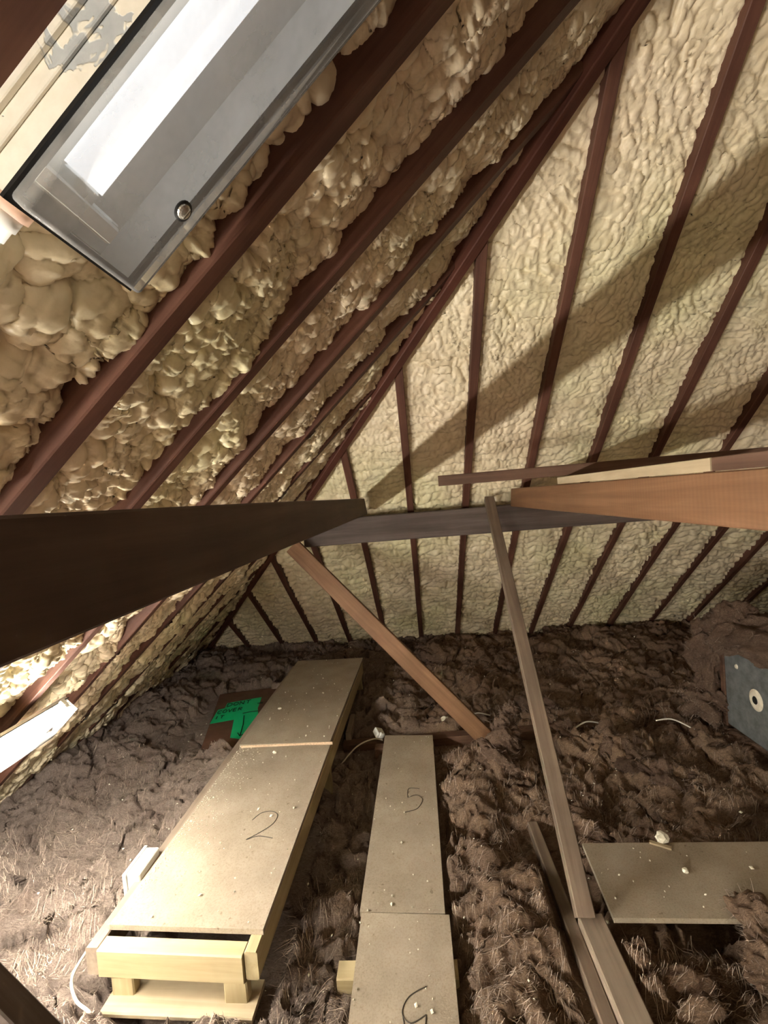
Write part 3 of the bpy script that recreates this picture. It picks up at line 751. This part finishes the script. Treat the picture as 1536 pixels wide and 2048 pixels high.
for i, (x, y, s, lab) in enumerate([(.11, 2.86, .030, 'cream foam chip on wool right beyond the panel pencilled 5'), (.26, 2.78, .034, 'cream foam chip tucked by the orange-brown strut'), (-.98, 2.75, .012, 'foam crumb on the far raised panel'),
                                    (-.86, 2.27, .012, 'yellowish foam chip near the gap between the raised panels')]):
    z = .215 if i == 2 else (.205 if i == 3 else max(wz(x, y), 0)+.02)
    lump('foam_chip', (x, y, z), (s, s*.8, s*.6), lab, 'foam chip', M['chipfoam'], 20+i)
# crumbs of foam scattered everywhere
rng = np.random.RandomState(4)
def crumb_mesh():
    n = 1500
    x = rng.uniform(-2.2, 2.2, n); y = 1.0 + 3.4*rng.uniform(0, 1, n)**1.2
    z = wool_h(x[None], y[None])[0][0]
    for (qx0, qx1, qy0, qy1, zt) in ((-1.1, -.56, 1.32, 2.34, .201), (-1.08, -.53, 2.35, 3.58, .213), (-.30, .0, .4, 2.65, .051), (.58, 1.7, 1.42, 1.72, .081)):
        m = (x > qx0) & (x < qx1) & (y > qy0) & (y < qy1); z = np.where(m, zt, z)
    s = .0022 + .0042*rng.uniform(0, 1, n)**3
    # grit along the left edge of the raised panel
    n2 = 450
    t = rng.uniform(0, 1, n2); x2 = -1.105 + .02*t + .16*rng.uniform(0, 1, n2)**2.2; y2 = 1.45+.9*t; z2 = np.full(n2, .2005)
    x = np.r_[x, x2]; y = np.r_[y, y2]; z = np.r_[z, z2]; s = np.r_[s, .0012+.0018*rng.uniform(0, 1, n2)]
    base = np.array([(1, 0, 0), (-1, 0, 0), (0, 1, 0), (0, -1, 0), (0, 0, 1), (0, 0, -1)], float)
    tri = np.array([(0, 2, 4), (2, 1, 4), (1, 3, 4), (3, 0, 4), (2, 0, 5), (1, 2, 5), (3, 1, 5), (0, 3, 5)])
    N_ = len(x)
    R = rng.normal(size=(N_, 3, 3)); Q, _ = np.linalg.qr(R)
    st = np.stack([s*rng.uniform(.7, 1.6, N_), s, s*rng.uniform(.5, 1, N_)], -1)
    V = np.einsum('nij,kj->nki', Q, base)*1.0
    V = np.einsum('nij,nkj->nki', Q, base[None]*st[:, None, :]) + np.stack([x, y, z+s*.6], -1)[:, None, :]
    F = tri[None] + (np.arange(N_)*6)[:, None, None]
    me = bpy.data.meshes.new('foam_crumbs'); me.from_pydata(V.reshape(-1, 3).tolist(), [], F.reshape(-1, 3).tolist()); return me
tag(obj('foam_crumbs', crumb_mesh(), M['chipfoam']), 'tiny cream foam crumbs scattered over wool and boards', 'debris', None, 'stuff')
# loose fibres standing out of the quilt
def fibre_mesh(n=62000):
    x = rng.uniform(-2.2, 2.0, n); y = .95 + 3.0*rng.uniform(0, 1, n)**1.6
    ok = np.ones(n, bool)
    for (a0, a1, b0, b1, zc, mg) in RECTS: ok &= ~((x > a0-.015) & (x < a1+.015) & (y > b0-.015) & (y < b1+.015))
    x = x[ok]; y = y[ok]; n = len(x)
    ang = rng.normal(0, .55, n) + 5*perlin(x*2.4, y*2.4, 400); Lh = .02 + .075*rng.uniform(0, 1, n)**1.8
    curl = rng.normal(0, 1.1, n); lift = .012*rng.uniform(0, 1, n)**4; w = .00045+.0006*rng.uniform(0, 1, n)**2
    K = 5; V = np.zeros((n, K, 2, 3)); px, py = x.copy(), y.copy()
    for k in range(K):
        t = k/(K-1); a = ang + curl*(t-.5)
        if k: px = px + np.cos(a)*Lh/(K-1); py = py + np.sin(a)*Lh/(K-1)
        h, dx, dy = wool_h(px[None], py[None])
        o = np.ones(n)
        for (a0, a1, b0, b1, zc, mg) in RECTS:
            o *= 1 - sstep(-.12, -.02, np.minimum(np.minimum(px-a0, a1-px), np.minimum(py-b0, b1-py)))
        pz = h[0] + .0015 + lift*4*t*(1-.6*t)
        qx = px + dx[0]*o; qy = py + dy[0]*o
        ww = w*(1-.75*abs(2*t-1)); wx = -np.sin(a)*ww; wy = np.cos(a)*ww
        V[:, k, 0] = np.stack([qx+wx, qy+wy, pz], -1); V[:, k, 1] = np.stack([qx-wx, qy-wy, pz+ww*.4], -1)
    idx = np.arange(n*K*2).reshape(n, K, 2)
    F = np.stack([idx[:, :-1, 0], idx[:, :-1, 1], idx[:, 1:, 1], idx[:, 1:, 0]], -1).reshape(-1, 4)
    me = bpy.data.meshes.new('wool_fibres'); me.from_pydata(V.reshape(-1, 3).tolist(), [], F.tolist()); return me
M['fibre'] = plain('wool_fibre', (.44, .345, .28), .9, .1, 0, .3, 3)
tag(obj('wool_fibres', fibre_mesh(), M['fibre']), 'loose wool fibres standing out of the quilt', 'insulation', None, 'stuff')

def fuzz(o, seed, n=2600):
    r = np.random.RandomState(seed); me = o.data; m = len(me.vertices)
    co = np.zeros(m*3, np.float32); me.vertices.foreach_get('co', co); co = co.reshape(-1, 3)
    no = np.array([v.normal[:] for v in me.vertices])
    k = r.randint(0, m, n); p = co[k].astype(float); nn = no[k]
    d = nn*.15 + r.normal(size=(n, 3))*.8 + np.array((0, 0, -.15)); d /= np.linalg.norm(d, axis=1)[:, None]
    sd = np.cross(d, r.normal(size=(n, 3))); sd /= np.linalg.norm(sd, axis=1)[:, None]
    Lh = (.01+.035*r.uniform(0, 1, n)**2)[:, None]; bend = np.cross(d, sd)*r.uniform(-.6, .6, n)[:, None]
    w = (.0004+.0005*r.uniform(0, 1, n))[:, None]
    V = []
    for t in (0, .35, .7, 1.0):
        q = p - nn*.003 + d*Lh*t + bend*Lh*t*t
        V.append(np.stack([q+sd*w*(1-.6*t), q-sd*w*(1-.6*t)], 1))
    V = np.stack(V, 1); idx = np.arange(n*8).reshape(n, 4, 2)
    F = np.stack([idx[:, :-1, 0], idx[:, :-1, 1], idx[:, 1:, 1], idx[:, 1:, 0]], -1).reshape(-1, 4)
    f = bpy.data.meshes.new('fibres'); f.from_pydata(V.reshape(-1, 3).tolist(), [], F.tolist())
    tag(obj('fibres', f, M['fibre'], o), kind='stuff')
for o, sd in FUZZ: fuzz(o, sd, 6000 if o.name.startswith('tank') else 2600)
